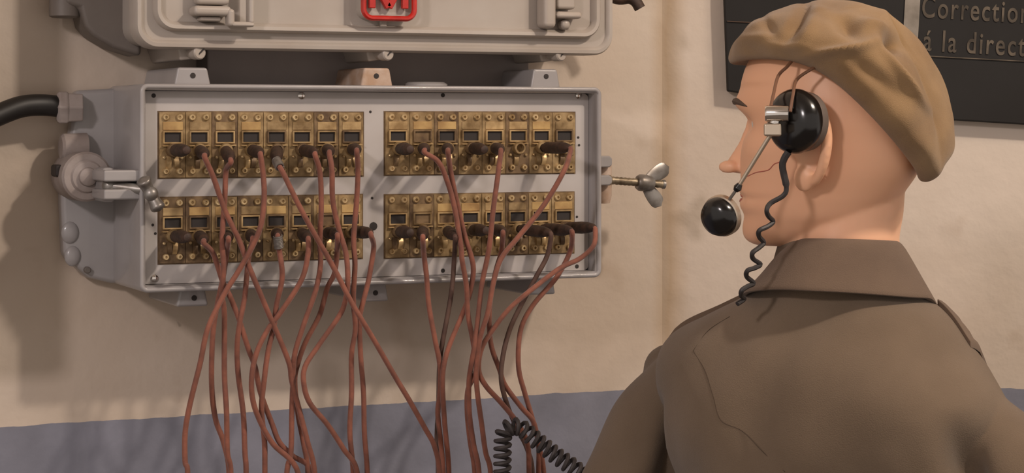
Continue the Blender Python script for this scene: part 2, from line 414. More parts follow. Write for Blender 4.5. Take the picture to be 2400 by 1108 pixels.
# mounting feet, top and bottom
def foot(parent, xa, xb, z0_, z1_, d1, m, hole=None, name='mounting_foot', taper=.004):
    f = MB().quadgrid([[(xa - t, -d, z0_), (xb + t, -d, z0_), (xb - t*.2, -d, z1_), (xa + t*.2, -d, z1_)] for d, t in ((0, taper), (d1, taper))], closed=True, caps=True).build(name, m, parent, bevel=.003, seg=3)
    if hole:
        MB().lathe(Vector((hole[0], -d1 + .001, hole[1])), (0, -1, 0), [(0, .0032), (.0015, .0032), (.0016, .002)], 12).build('screw_hole', M['dark'], f)
    return f
def tabx(px, d=.142): return P(px, 200, d).x
foot(lb, tabx(415), tabx(488), Z1-.004, P(450, 158, .142).z, .142, M['box'], (P(452, 177, .142).x, P(452, 177, .142).z))
foot(lb, tabx(852), tabx(915), Z1-.004, P(880, 159, .142).z, .142, M['rustpaint'], (P(882, 178, .142).x, P(882, 178, .142).z))
foot(lb, tabx(1250), tabx(1308), Z1-.004, P(1280, 162, .142).z, .142, M['box'], (P(1280, 179, .142).x, P(1280, 179, .142).z))
foot(lb, tabx(428), tabx(488), P(450, 718, .13).z, Z0+.004, .13, M['box'], (P(455, 698, .13).x, P(455, 698, .13).z))
foot(lb, tabx(868), tabx(913), P(890, 706, .13).z, Z0+.004, .13, M['box'], (P(880, 686, .13).x, P(880, 686, .13).z))
foot(lb, tabx(1255), tabx(1306), P(1280, 690, .13).z, Z0+.004, .13, M['box'])
kn = P(998, 192, .11); MB().lathe(Vector((kn.x, kn.y, Z1-.003)), (0, 0, 1), [(0, .026), (.006, .026), (.0085, .022), (.009, 0)], 28).build('cap', M['box'], lb)
# panel screws and holes
for (px, py, kind) in ((360, 224, 0), (706, 224, 1), (1038, 223, 0), (1356, 224, 1), (362, 652, 1), (1038, 634, 0), (1352, 624, 0), (875, 530, 2), (364, 547, 0), (358, 527, 0),
                       (1355, 322, 0), (1357, 340, 0), (1352, 508, 0), (868, 262, 0), (872, 464, 0)):
    p = P(px, py, PLD)
    if kind == 1: MB().lathe(p, (0, -1, 0), [(0, .0042), (.0012, .0042), (.0022, .003), (.0025, 0)], 14).build('panel_screw', M['chrome'], lb)
    else:
        r_ = (.0026, 0, .0050)[kind]
        if py in (547, 527, 322, 340, 508, 262, 464): r_ = .0016
        MB().lathe(p, (0, -1, 0), [(-.001, r_), (.0003, r_), (.0004, r_*.8)], 12).build('screw_hole', M['dark'], lb)

# ---- jack modules: 4 blocks of 8
SOCK = {}
def strip(key, xa, xb, ztop, H=.0742, n=8):
    wd = (xb - xa) / n
    bk = MB().box(xa - .0012, xb + .0012, PLD-.004, PLD+.0006, ztop - H - .0012, ztop + .0012).build('block_surround', M['brass3'], lb, smooth=False)
    for i in range(n):
        x = xa + wd*i; g = .00025; zt = ztop; rnd = random.Random(key + str(i))
        d0 = PLD + .0004; mm = rnd.choice([M['brass'], M['brass'], M['brass3'], M['brass']])
        mo = MB().box(x+g, x+wd-g, PLD-.002, d0+.002, zt-H, zt).build('jack_module', mm, lb, smooth=False, bevel=.0003, seg=1)
        D = d0 + .002
        cxm = x + wd*.5
        for sx_ in (.25, .77):
            MB().lathe((x+wd*sx_, -D, zt-.0058), (0, -1, 0), [(0, .0041), (.0016, .0041), (.0026, .0032), (.0026, .0016), (.0002, .0014), (.0002, 0)], 14).build('screw', M['screw'], mo)
            MB().lathe((x+wd*sx_, -D, zt-.0668), (0, -1, 0), [(0, .0038), (.0024, .0038), (.0034, .0030), (.0034, .0015), (.0008, .0013), (.0008, 0)], 14).build('terminal_screw', M['screw'], mo)
        MB().box(x+wd*.14, x+wd*.9, D-.0005, D+.0011, zt-.0205, zt-.0112).build('label_plate', rnd.choice([M['label'], M['brass'], M['brass2'], M['label']]), mo, smooth=False, bevel=.0004, seg=1)
        wx0, wx1, wz0, wz1 = x+wd*.17, x+wd*.83, zt-.0345, zt-.0225
        fr = MB(); pth = [(wx0, wz0, -1, -1), (wx1, wz0, 1, -1), (wx1, wz1, 1, 1), (wx0, wz1, -1, 1)]
        fr.ring([(a, b, c, d) for a, b, c, d in pth], [(.0012, D-.001), (.0012, D+.0032), (-.0006, D+.0032), (-.0006, D-.001)])
        fr.build('window_frame', rnd.choice([M['brass2'], M['brass'], M['brass3']]), mo, smooth=False, bevel=.0003, seg=1)
        MB().box(wx0, wx1, D-.001, D+.0004, wz0, wz1).build('window', M['dark'] if rnd.random() < .85 else M['brass3'], mo, smooth=False)
        # ledge over the jack, jack bush, two rivets, contact springs
        ld = MB().quadgrid([[(x+wd*.1, -D, zt-.0372), (x+wd*.92, -D, zt-.0368), (x+wd*.92, -D, zt-.0385), (x+wd*.1, -D, zt-.039)],
                            [(x+wd*.12, -D-.004, zt-.0378), (x+wd*.9, -D-.005, zt-.0372), (x+wd*.9, -D-.005, zt-.0384), (x+wd*.12, -D-.004, zt-.0388)]], closed=True, caps=True)
        ld.build('ledge', M['brass2'], mo, smooth=False)
        jz = zt - .0432
        MB().lathe((cxm, -D, jz), (0, -1, 0), [(0, .0078), (.007, .0078), (.0085, .0070), (.0086, .0050), (.0012, .0048), (.0012, 0)], 20).build('jack_socket', rnd.choice([M['brass'], M['brass3']]), mo)
        for sx_ in (.18, .84):
            MB().lathe((x+wd*sx_, -D, zt-.0515), (0, -1, 0), [(0, .0018), (.0022, .0018), (.0028, .001), (.0028, 0)], 8).build('rivet', M['screw'], mo)
        for sx_ in ((.36, .62) if rnd.random() < .5 else (.42,)):
            c = rnd.uniform(-.002, .002)
            MB().quadgrid([[(x+wd*(sx_-.09)+c*t, -D-.0007*(1+4*sin(t*pi)), lerp(zt-.050, zt-.064, t)), (x+wd*(sx_+.09)+c*t, -D-.0007*(1+4*sin(t*pi)), lerp(zt-.050, zt-.064, t)),
                            (x+wd*(sx_+.09)+c*t, -D+.0006, lerp(zt-.050, zt-.064, t)), (x+wd*(sx_-.09)+c*t, -D+.0006, lerp(zt-.050, zt-.064, t))] for t in [k/6 for k in range(7)]], closed=True, caps=True
                          ).build('contact_spring', rnd.choice([M['brass2'], M['brass'], M['brass3'], M['brass3']]), mo)
        SOCK[(key, i+1)] = Vector((cxm, -D - .002, jz))
def pdx(px): return P(px, 262, PLD+.001).x
strip('ul', pdx(372), pdx(851), P(600, 263, PLD).z)
strip('ur', pdx(902), pdx(1347), P(1100, 263, PLD).z)
strip('ll', pdx(372), pdx(849), P(600, 460, PLD).z)
strip('lr', pdx(902), pdx(1345), P(1100, 454, PLD).z)

# ------------------------------------------------------------------ upper box
UX0, UX1, UZ0, UZ1 = P(318, 50, DF).x, P(1438, 50, DF).x, P(800, 120, DF).z, 1.935
ub = thing('closed_switchboard_box', (.86, 0, UZ0), 'closed grey metal box with red letter emblem and two latches, above the open one', 'switchboard')
MB().prism([(x, z) for x, z, _, _ in rrect(UX0+.008, UX1-.012, UZ0+.006, UZ1-.006, .02)], 0, DF-.03).build('body', M['upper'], ub)
door = MB(); path = rrect(UX0, UX1, UZ0, UZ1, .026, 10)
rows = []
for ins, d in ((.004, DF-.034), (0, DF-.03), (0, DF-.003), (.002, DF+.001), (.006, DF+.0015), (.009, DF-.001), (.010, DF-.004), (.018, DF-.004)):
    rows.append([(x - nx*ins, -d, z - nz*ins) for x, z, nx, nz in path])
door.quadgrid(rows, closed=True, caps=True)
door.build('door', M['upper'], ub)
IX0, IX1, IZ0 = P(364, 40, DF+.01).x, P(1412, 40, DF+.01).x, P(800, 78, DF+.01).z
MB().ring(rrect(IX0+.004, IX1-.004, IZ0+.003, UZ1-.02, .02, 10), [(-.008, DF-.006), (-.0065, DF+.004), (-.003, DF+.0085), (.001, DF+.009), (.003, DF+.006), (.004, DF-.006)]).build('door_ridge', M['upper'], ub)
MB().prism([(x, z) for x, z, _, _ in rrect(IX0+.008, IX1-.008, IZ0+.006, UZ1-.024, .016, 8)], DF-.02, DF+.000).build('door_panel', M['upper'], ub)
# left casting of the upper box, its side shade painted into the colour
uo = [pxz(150, -200, .05), pxz(330, -200, .05), pxz(330, 133, .05), pxz(262, 112, .05), pxz(215, 84, .05), pxz(196, 62, .05), pxz(185, 20, .05), pxz(150, 10, .05)]
MB().quadgrid([[(x, 0, z) for x, z in uo], [(x, -.055, z) for x, z in uo]], closed=True, caps=True).build('casting', M['box_dark'], ub, bevel=.006, seg=3)
p = P(158, 12, .05); MB().lathe(Vector((p.x, -.035, p.z)), (0, 0, 1), [(-.014, .014), (-.012, .018), (.05, .018), (.052, .015)], 16).build('cable_gland', M['box_dark'], ub)
# latches
def latch(parts, mirror=False):
    root = None
    for (xa, xb, ya, yb, d0, d1, bev) in parts:
        a_, b_ = P(xa, ya, d1), P(xb, yb, d1)
        o = MB().box(a_.x, b_.x, d0, d1, b_.z, a_.z)
        if root is None: root = o.build('latch', M['upper'], ub, bevel=bev, seg=3)
        else: o.build('latch_bar', M['upper'], root, bevel=bev, seg=3)
    return root
latch([(455, 545, 12, 38, DF, DF+.026, .005), (462, 540, -70, 12, DF, DF+.020, .005), (470, 520, 38, 50, DF, DF+.018, .004), (535, 552, 20, 62, DF+.012, DF+.028, .004), (545, 598, 50, 63, DF+.012, DF+.028, .004), (584, 598, -70, 56, DF+.012, DF+.028, .004)])
latch([(1276, 1306, -70, 66, DF, DF+.026, .006), (1306, 1350, -70, 22, DF, DF+.018, .004), (1306, 1366, 26, 44, DF, DF+.024, .005), (1318, 1340, 44, 70, DF, DF+.018, .006)])
# bolts under the door on their bosses
for (px, py, m_) in ((462, 124, 'upper'), (902, 127, 'upper'), (1306, 129, 'rustpaint')):
    p = P(px, py, .135)
    bo = MB().quadgrid([[(p.x - .022 - .004*(d < .05), -d, UZ0 + .008), (p.x + .010, -d, UZ0+.008), (p.x + .008, -d, p.z - .005), (p.x - .018, -d, p.z - .009)] for d in (0, .128)], closed=True, caps=True).build('boss', M['upper'], ub, bevel=.003)
    bt = MB().lathe(p + Vector((-.006, .012, 0)), (.25, -1, 0), [(0, .0062), (.012, .0062), (.0125, .0078), (.024, .0078), (.0255, .0065), (.0255, 0)], 20).build('bolt', M['upper'], ub)
    q = p + Vector((-.006, .012, 0)) + Vector((.25, -1, 0)).normalized()*.0256
    MB().obox(q, Vector((.0045, 0, .0045)), Vector((.0003, 0, -.0003))*2, Vector((.25, -1, 0)).normalized()*.0004).build('slot', M['dark'], bt, smooth=False)
# hook at the top right
h = [P(1385, -10, .10), P(1425, -8, .10), P(1452, -2, .10), P(1475, -4, .105), P(1490, 4, .11), P(1500, 20, .112)]
MB().tube(crom(h, 4), .0072, 12).build('hook', M['plug'], ub)
# emblem
em = MB(); ea, eb = P(852, 42, DF+.022), P(971, 42, DF+.022)
ew = eb.x - ea.x; EZ0 = ea.z; EZ1 = EZ0 + ew*1.0
em.ring(rrect(ea.x, eb.x, EZ0, EZ1, .011, 8), circ(.0034, 0, DF+.022, 10, 1, 1.2))
emo = em.build('emblem', M['red'], ub)
def bar(ax_, az_, bx_, bz_, wq):
    a2 = Vector((ax_, -(DF+.020), az_)); b2 = Vector((bx_, -(DF+.020), bz_)); dr = (b2-a2).normalized()
    return MB().obox((a2+b2)/2, dr*((b2-a2).length/2), Vector((0, -.0035, 0)), dr.cross(Vector((0, 1, 0))).normalized()*wq)
mx0, mx1 = P(873, 0, DF+.022).x, P(950, 0, DF+.022).x; mxc = (mx0+mx1)/2; mz0 = P(910, 20, DF+.022).z; mz1 = EZ1 - .012
for a in ((mx0, mz0, mx0, mz1, .0038), (mx1, mz0, mx1, mz1, .0038), (mx0, mz1-.002, mxc, mz0+.001, .0042), (mx1, mz1-.002, mxc, mz0+.001, .0042)):
    bar(*a).build('emblem_stroke', M['red'], emo, bevel=.0012)
MB().prism([(x, z) for x, z, _, _ in rrect(ea.x-.001, eb.x+.001, EZ0-.001, EZ1+.001, .011, 6)], DF-.002, DF+.014).build('emblem_plate', M['upper'], emo, bevel=.001)
MB().box(mxc-.005, mxc+.004, DF-.002, DF+.006, IZ0+.002, EZ0).build('emblem_stem', M['upper'], emo, bevel=.002)

# plate closing the gap between the two boxes
gx0, gx1 = P(486, 160, .05).x, P(1240, 160, .05).x
M['gap'] = mat('plate_grey_enamel', (140, 130, 126), rough=.55, var=.08, vs=10, bump=.3, bs=40)  # the gap plate's own grey paint, slightly mottled
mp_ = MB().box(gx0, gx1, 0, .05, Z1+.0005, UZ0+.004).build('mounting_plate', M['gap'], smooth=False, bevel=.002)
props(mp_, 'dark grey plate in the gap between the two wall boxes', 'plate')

# ------------------------------------------------------------------ black supply cable, left
pc = [P(-75, 305, .055), P(-45, 290, .055), P(0, 268, .05), P(50, 250, .045), P(100, 246, .04), P(160, 252, .03)]
props(MB().tube(crom(pc, 8), .0125, 16).build('supply_cable', M['rubber']), 'thick black cable entering the left end of the open switchboard box', 'cable')

# the neighbouring box, just outside the left edge: its shadow falls into the picture
nb = thing('switchboard_box', (.1, 0, 1.40), 'grey metal box just beyond the left edge, fed by the black cable', 'switchboard')
MB().prism([(x, z) for x, z, _, _ in rrect(-.20, .385, 1.40, 1.93, .012)], 0, .135).build('body', M['box'], nb, bevel=.003)
MB().prism([(x, z) for x, z, _, _ in rrect(-.205, .388, 1.395, 1.935, .014)], .135, .15).build('door', M['upper'], nb, bevel=.003)

# ------------------------------------------------------------------ patch cords
ORD = ['first', 'second', 'third', 'fourth', 'fifth', 'sixth', 'seventh', 'eighth']
BLK = {'ul': 'upper left', 'ur': 'upper right', 'll': 'lower left', 'lr': 'lower right'}
CORDS = [
 ('ul', 2, [(480,362),(500,415),(528,495),(560,562),(583,623),(625,724),(675,843),(684,893),(703,967),(721,1036),(738,1112)], .198, 'running down right'),
 ('ul', 3, [(540,372),(530,400),(527,460),(521,560),(524,627),(521,692),(526,738),(526,875),(531,967),(533,1060),(541,1112)], .190, 'hanging nearly straight'),
 ('ul', 4, [(610,358),(617,410),(619,465),(611,530),(585,590),(556,640),(524,692),(487,770),(469,852),(446,944),(434,1013),(434,1082),(440,1112)], .206, 'swinging out farthest left'),
 ('ul', 5, [(648,372),(662,402),(700,480),(738,550),(767,600),(794,650),(822,705),(849,751),(882,806),(927,884),(960,939),(996,1003),(1018,1045),(1030,1112)], .214, 'with a spring neck'),
 ('ul', 6, [(738,358),(750,405),(753,480),(750,560),(751,623),(739,683),(712,760),(691,829),(687,884),(684,967),(682,1059),(672,1112)], .196, 'bending left'),
 ('ul', 7, [(772,354),(778,400),(780,470),(795,540),(810,590),(815,640),(813,683),(799,733),(749,806),(716,857),(712,898),(726,944),(767,994),(804,1050),(838,1112)], .204, 'bulging left'),
 ('ul', 8, [(836,350),(839,400),(836,470),(829,560),(832,620),(828,700),(833,770),(824,830),(824,921),(820,1013),(828,1112)], .192, 'hanging straight'),
 ('ll', 2, [(478,562),(500,595),(522,660),(538,692),(558,742),(583,820),(597,857),(611,921),(638,994),(655,1036),(685,1067),(733,1112)], .186, 'ending low right'),
 ('ll', 3, [(535,556),(530,600),(522,655),(510,710),(499,783),(496,898),(505,981),(524,1036),(537,1112)], .180, 'curving gently left'),
 ('ll', 4, [(592,556),(583,600),(574,692),(563,751),(556,806),(558,875),(570,967),(574,1059),(577,1112)], .188, 'slightly bowed'),
 ('ll', 5, [(651,550),(655,590),(659,614),(661,655),(648,715),(643,760),(629,820),(620,884),(613,958),(620,1036),(621,1112)], .196, 'with a braided neck'),
 ('ll', 6, [(722,556),(722,595),(707,655),(657,733),(629,770),(602,825),(590,884),(593,939),(611,990),(640,1040),(700,1112)], .203, 'bowing left'),
 ('ll', 7, [(790,548),(790,590),(784,640),(767,675),(749,738),(716,802),(698,852),(691,893),(698,967),(712,1040),(722,1112)], .183, 'leaning left'),
 ('ll', 8, [(868,545),(876,575),(872,610),(863,660),(849,715),(843,751),(845,829),(852,921),(854,1013),(861,1112)], .188, 'plug past the block'),
 ('ur', 2, [(996,350),(1028,380),(1050,430),(1066,490),(1080,575),(1083,610),(1093,669),(1097,738),(1109,802),(1116,866),(1097,912),(1095,967),(1102,1036),(1113,1112)], .200, 'sloping right'),
 ('ur', 3, [(1050,350),(1056,400),(1070,470),(1090,555),(1109,623),(1102,683),(1083,738),(1056,802),(1042,848),(1037,898),(1042,990),(1052,1112)], .192, 'turning back left'),
 ('ur', 5, [(1173,350),(1167,410),(1155,500),(1148,570),(1141,610),(1129,669),(1120,747),(1113,806),(1104,857),(1099,898),(1100,967),(1110,1040),(1123,1112)], .208, 'leaning slightly left'),
 ('ur', 7, [(1334,346),(1322,400),(1275,480),(1215,555),(1175,605),(1157,660),(1143,733),(1125,793),(1117,857),(1116,884),(1120,930),(1129,994),(1138,1059),(1150,1112)], .216, 'slanting down left'),
 ('lr', 2, [(991,552),(994,600),(1000,650),(1005,715),(1019,793),(1031,857),(1031,921),(1026,967),(1033,1036),(1039,1112)], .186, 'hanging alone'),
 ('lr', 3, [(1066,552),(1065,600),(1060,669),(1051,728),(1037,802),(1030,857),(1028,940),(1024,1030),(1027,1112)], .178, 'hanging down'),
 ('lr', 5, [(1178,542),(1175,590),(1161,640),(1148,715),(1150,802),(1171,866),(1184,903),(1221,953),(1250,988),(1262,1040),(1275,1112)], .186, 'bending right low down'),
 ('lr', 6, [(1288,545),(1282,600),(1258,646),(1221,715),(1194,774),(1178,838),(1175,894),(1189,949),(1210,1000),(1235,1050),(1248,1112)], .192, 'bowing left'),
 ('lr', 7, [(1338,540),(1336,590),(1304,650),(1253,710),(1226,756),(1216,802),(1216,866),(1230,921),(1249,985),(1262,1040),(1262,1112)], .180, 'second from right'),
 ('lr', 8, [(1392,533),(1391,575),(1360,605),(1313,628),(1258,669),(1198,719),(1157,770),(1129,816),(1122,866),(1138,903),(1175,944),(1212,990),(1236,1040),(1240,1112)], .210, 'sweeping left'),
]
for key, n, pts, dep, tail in CORDS:
    s = SOCK[(key, n)]
    dull = (key, n) in (('lr', 3), ('lr', 6))
    tip = P(pts[0][0], pts[0][1], .200)
    t = thing('patch_cord', s, ('dull brown' if dull else 'reddish-brown') + ' patch cord in the %s jack of the %s block, %s' % (ORD[n-1], BLK[key], tail), 'cord', 'patch cords plugged into the switchboard')
    dr = (tip - s).normalized(); L_ = (tip - s).length
    MB().lathe(s, dr, [(-.001, .0028), (.004, .0028), (.0042, .0046), (.012, .0050), (.0125, .0068), (L_*.6, .0074), (L_*.8, .0068), (L_*.93, .0052), (L_, .0040), (L_+.002, .0028), (L_+.002, 0)], 16).build('plug', M['plug'], t)
    path = [tip + dr*.0, tip + dr*.005]
    sb = [P(x, y, dep + .004*sin(i*1.3 + n)) for i, (x, y) in enumerate(pts)]
    path = [tip, tip + dr*.003 + Vector((0, 0, -.004))] + sb[1:]
    end = sb[-1]; path += [end + Vector((.002*((n % 3)-1), .004, -.08)), end + Vector((.004*((n % 3)-1), .01, -.17))]
    MB().tube(crom(path, 7), .0031 if not dull else .0029, 10).build('cable', M['cable_dark'] if dull else M['cable'], t)
    if (key, n) in (('ul', 5), ('ll', 5)):
        # metal strain-relief spring round the neck of the cable
        c = crom(path, 7); hs = []
        a0, a1 = (c[3], c[12])
        axd = (a1 - a0).normalized(); u_ = axd.cross(Vector((0, 1, 0))).normalized(); v_ = axd.cross(u_)
        for k in range(9*12 + 1):
            a = 2*pi*k/12; hs.append(a0.lerp(a1, k/(9*12)) + (u_*cos(a) + v_*sin(a))*.0046)
        MB().tube(hs, .0011, 6).build('spring', M['steel'], t)
for key, n, tx, ty in (('ul', 1, 438, 352), ('ll', 1, 440, 556), ('ur', 1, 962, 350), ('ur', 4, 1136, 350), ('lr', 1, 962, 545), ('lr', 4, 1140, 540)):
    s = SOCK[(key, n)]; tip = P(tx, ty, .192); dr = (tip - s).normalized(); L_ = (tip - s).length
    o = MB().lathe(s, dr, [(-.001, .0028), (.004, .0028), (.0042, .0046), (.012, .0050), (.0125, .0068), (L_*.6, .0076), (L_*.85, .0062), (L_, .0045), (L_+.001, .003), (L_+.001, 0)], 16).build('jack_plug', M['plug'])
    props(o, 'cordless dark brown plug in the %s jack of the %s block' % (ORD[n-1], BLK[key]), 'plug', 'cordless plugs')

# ------------------------------------------------------------------ coiled cords at the bottom
def coil(path, r, turns, wire):
    c = crom(path, 30); n = len(c); L = [0]
    for i in range(1, n): L.append(L[-1] + (c[i]-c[i-1]).length)
    tot = L[-1]; m = int(turns*10); out = []; nrm = Vector((0, -1, 0))
    j = 0
    for k in range(m + 1):
        s = tot*k/m
        while j < n-2 and L[j+1] < s: j += 1
        p = c[j].lerp(c[j+1], (s - L[j]) / max(1e-9, L[j+1]-L[j]))
        t = (c[min(j+2, n-1)] - c[max(j-1, 0)]).normalized()
        nrm = (nrm - t*nrm.dot(t)).normalized(); b = t.cross(nrm); a = 2*pi*k/10
        out.append(p + (nrm*cos(a) + b*sin(a))*r)
    return MB().tube(out, wire, 7)
cc = [P(1180, 1240, .25), P(1178, 1130, .25), P(1178, 1060, .25), P(1183, 1010, .25), P(1215, 1000, .255), P(1255, 1030, .26), P(1300, 1065, .27), P(1350, 1100, .28), P(1420, 1160, .29)]
props(coil(cc, .0085, 30, .0025).build('coiled_cord', M['coil2']), 'dark grey spiral cord arching at the bottom, left of the coat sleeve', 'cord')

# ------------------------------------------------------------------ mannequin
TH = 2.05; S = F_PX / TH
HC = Q(1940, 290, TH)
V = Vector((HC.x, HC.y + CD, 0)).normalized()      # away from the viewer, level
Lf = Vector((-V.y, V.x, 0))                        # to the left in the picture
BETA = radians(24)
FW = Lf*cos(BETA) + V*sin(BETA)                    # where the face looks
SD = Lf*sin(BETA) - V*cos(BETA)                    # the head's left side, towards the viewer
UP = Vector((0, 0, 1))
def H(f, s, u): return HC + FW*f + SD*s + UP*u
def y2u(y): return (HY - y) / S
def x2f(px, s=0): return ((1940 - px)/S - s*sin(BETA)) / cos(BETA)

man = thing('mannequin', Vector((HC.x - .03, HC.y, 0)), 'mannequin in brown greatcoat and khaki beret, seen from behind, head turned left', 'mannequin')

# head loft
ys  = [60, 80, 110, 150, 190, 230, 252, 275, 300, 340, 380, 410, 435, 452, 464, 476, 490, 506, 520, 540, 558, 570, 578]
fr_ = [1880,1830,1790,1765,1752,1742,1743,1756,1762,1752,1746,1746,1745,1741,1750,1743,1744,1753,1750,1746,1748,1758,1775]
bk_ = [1960,2010,2060,2100,2122,2135,2140,2143,2146,2146,2140,2128,2112,2100,2090,2080,2068,2050,2030,2000,1960,1920,1880]
wd_ = [.022,.046,.062,.071,.075,.0775,.078,.0785,.078,.076,.073,.070,.067,.065,.0635,.062,.060,.057,.053,.047,.040,.033,.024]
rows = []; NS = 64
yy = [60 + (578-60)*i/70 for i in range(71)]
for y in yy:
    f1 = x2f(interp(ys, fr_, y)); f0 = x2f(interp(ys, bk_, y)); wv = interp(ys, wd_, y)
    c = (f1+f0)/2; h_ = (f1-f0)/2; row = []
    for k in range(NS):
        a = 2*pi*k/NS; ca, sa = cos(a), sin(a)
        ex = 2.25
        rr_ = 1/((abs(ca)**ex + abs(sa)**ex)**(1/ex))
        f = h_*ca*rr_; s = wv*sa*rr_
        s *= 1 - .20*max(0, ca)**1.2 * (1 if y > 200 else .6)
        f += c; u = y2u(y)
        # eye sockets, cheekbones, jaw, mouth corners
        if ca > 0:
            for sg in (-1, 1):
                f -= .011*exp(-((s - sg*.032)/.014)**2 - ((y-288)/20)**2)
                f += .004*exp(-((s - sg*.030)/.02)**2 - ((y-240)/14)**2)
                s += sg*.004*exp(-((s - sg*.052)/.018)**2 - ((y-345)/32)**2)
                f -= .003*exp(-((s - sg*.026)/.008)**2 - ((y-463)/12)**2)
            f += .0025*exp(-(s/.018)**2 - ((y-452)/8)**2) + .003*exp(-(s/.016)**2 - ((y-478)/8)**2)
        row.append(H(f, s, u))
    rows.append(row)
hd = MB(); hd.quadgrid(rows, closed=True, caps=True)
# nose
nose = []
for (y, px, wn_, base) in ((272, 1752, .006, .012), (300, 1744, .0065, .016), (335, 1729, .0075, .022), (365, 1710, .009, .03), (384, 1697, .0105, .034), (395, 1693, .0115, .036), (403, 1700, .011, .03), (409, 1722, .006, .012)):
    ft = x2f(px) ; u = y2u(y); row = []
    for k in range(16):
        a = 2*pi*k/16; row.append(H(ft - base*.5 + base*.5*cos(a), wn_*sin(a)*(1.0 - .35*cos(a)), u))
    nose.append(row)
hd.quadgrid(nose, closed=True, caps=True)
for sg in (-1, 1):
    hd.ball(H(x2f(1716), sg*.0125, y2u(393)), .0115, .006, .007, (FW, SD, UP), 14, 8)
    # ear: helix, bowl and lobe
    def E_(px, py, s_): return H(x2f(px, .085), sg*s_, y2u(py))
    hp_ = []
    for k in range(23):
        a = radians(lerp(150, -118, k/22)); ww = 46 if a > 0 else 46 - 14*(a/radians(-118))
        hp_.append(E_(1900 + ww*cos(a), 330 - (84 if a > 0 else 92)*sin(a), .080 + .013*max(0, cos(a))))
    hd.tube(crom(hp_, 2), [.0042 + .0016*sin(pi*min(1, k/44)) for k in range(45)], 10)
    hd.ball(E_(1884, 412, 0) + SD*sg*.081, .012, .006, .014, (FW, SD, UP), 14, 8)
    hd.ball(E_(1893, 330, 0) + SD*sg*.079, .018, .0055, .036, (FW, SD, UP), 14, 8)
# jaw corner
# neck and hidden trunk
NBc = Q(1975, 640, TH+.0)
nk = []
for (px, y, hw, hdp) in ((1985, 380, .055, .060), (1990, 440, .0555, .061), (1988, 500, .0545, .060), (1978, 550, .055, .060), (1970, 600, .058, .062), (1965, 650, .058, .058), (1962, 720, .05, .05)):
    c = Q(px, y, TH + .004); nk.append([c + Lf*hw*cos(2*pi*k/40) + V*hdp*sin(2*pi*k/40) for k in range(40)])
hd.quadgrid(nk, closed=True, caps=True)

GA = radians(26)
BR = -Lf*cos(GA) - V*sin(GA)                       # body's right shoulder side: right and nearer
BF = Lf*sin(GA)*1.0 + V*cos(GA)                    # the chest faces away
BF = Vector((-BR.y, BR.x, 0)); BF = BF if BF.dot(V) > 0 else -BF
BC = Q(1972, 600, TH + .015)                       # neck base
def B(r, f, drop): return Vector((BC.x, BC.y, CZ)) + BR*r + BF*f - UP*drop
def trunk(inset=0.0, z_end=.80):
    dr = [.108, .125, .145, .165, .182, .200, .220, .245, .285, .330, .400, .480, .560, .640, .70, .78, .85]
    wl = [.058, .062, .067, .080, .102, .148, .180, .192, .182, .168, .158, .160, .178, .182, .195, .21, .22]
    wr = [.058, .062, .068, .086, .106, .122, .137, .154, .170, .170, .168, .168, .178, .182, .195, .21, .22]
    hd_ = [.058, .062, .068, .075, .083, .094, .106, .115, .123, .128, .127, .120, .114, .118, .128, .135, .14]
    rows = []
    for i in range(90):
        d = lerp(.108, z_end, (i/89)**1.15)
        e_ = interp(dr, hd_, d) - inset
        cf = -.006 - .012*exp(-((d-.30)/.12)**2); row = []
        for k in range(72):
            ca = cos(2*pi*k/72); w_ = interp(dr, wr if ca > 0 else wl, d) - inset
            row.append(B(w_*ca, cf + e_*sin(2*pi*k/72), d))
        rows.append(row)
    return rows
hd.quadgrid([r for r in trunk(.022) ][22:], closed=True, caps=True); hd.tube([B(0, 0, .12), B(0, 0, .32)], .052, 32)
def remesh(mb, name, vox, smooth=8, fac=.6):
    me = mb.mesh(name); o = bpy.data.objects.new('tmp', me); C.objects.link(o)
    r = o.modifiers.new('r', 'REMESH'); r.mode = 'VOXEL'; r.voxel_size = vox; r.use_smooth_shade = True
    s = o.modifiers.new('s', 'SMOOTH'); s.factor = fac; s.iterations = smooth
    dg = bpy.context.evaluated_depsgraph_get(); dg.update()
    out = bpy.data.meshes.new_from_object(o.evaluated_get(dg)); out.name = name
    bpy.data.objects.remove(o)
    for p in out.polygons: p.use_smooth = True
    return out
def link_mesh(me, name, m, parent):
    me.materials.clear(); me.materials.append(m)
    o = bpy.data.objects.new(name, me); C.objects.link(o)
    if parent: attach(o, parent)
    return o
body_o = link_mesh(remesh(hd, 'body', .0022, 5), 'body', M['skin'], man)

# painted eyes, brows, lips
for sg in (-1, 1):
    
    bp_ = []
    for t in [k/8 for k in range(9)]:
        sx = lerp(.016, .054, t); yv = 243 - 13*sin(t*pi*.75) + 10*t*t + 6*t
        bp_.append(H(0, sg*sx, y2u(yv)))
    # push the brow onto the head surface by ray casting from outside
    rows = []
    mw = body_o.data
    from mathutils.bvhtree import BVHTree
    if 'bvh' not in globals():
        bvh = BVHTree.FromPolygons([v.co.copy() for v in mw.vertices], [tuple(p.vertices) for p in mw.polygons])
    eh = bvh.ray_cast(H(.25, sg*.032, y2u(289)), -FW)[0]
    MB().ball(eh - FW*.0095, .0115, seg=18, rings=12).build('eye', M['white'], man)
    pth = []
    for i, p in enumerate(bp_):
        o_ = p + FW*.25; hit = bvh.ray_cast(o_, -FW)
        if hit[0]: pth.append(hit[0])
    if len(pth) > 3:
        MB().tube(crom(pth, 3), [max(.0006, .0034*sin(pi*min(1, (.12 + .88*k/((len(pth)-1)*3))))**.6) for k in range((len(pth)-1)*3+1)], 8).build('eyebrow', M['brow'], man)
lp = MB()
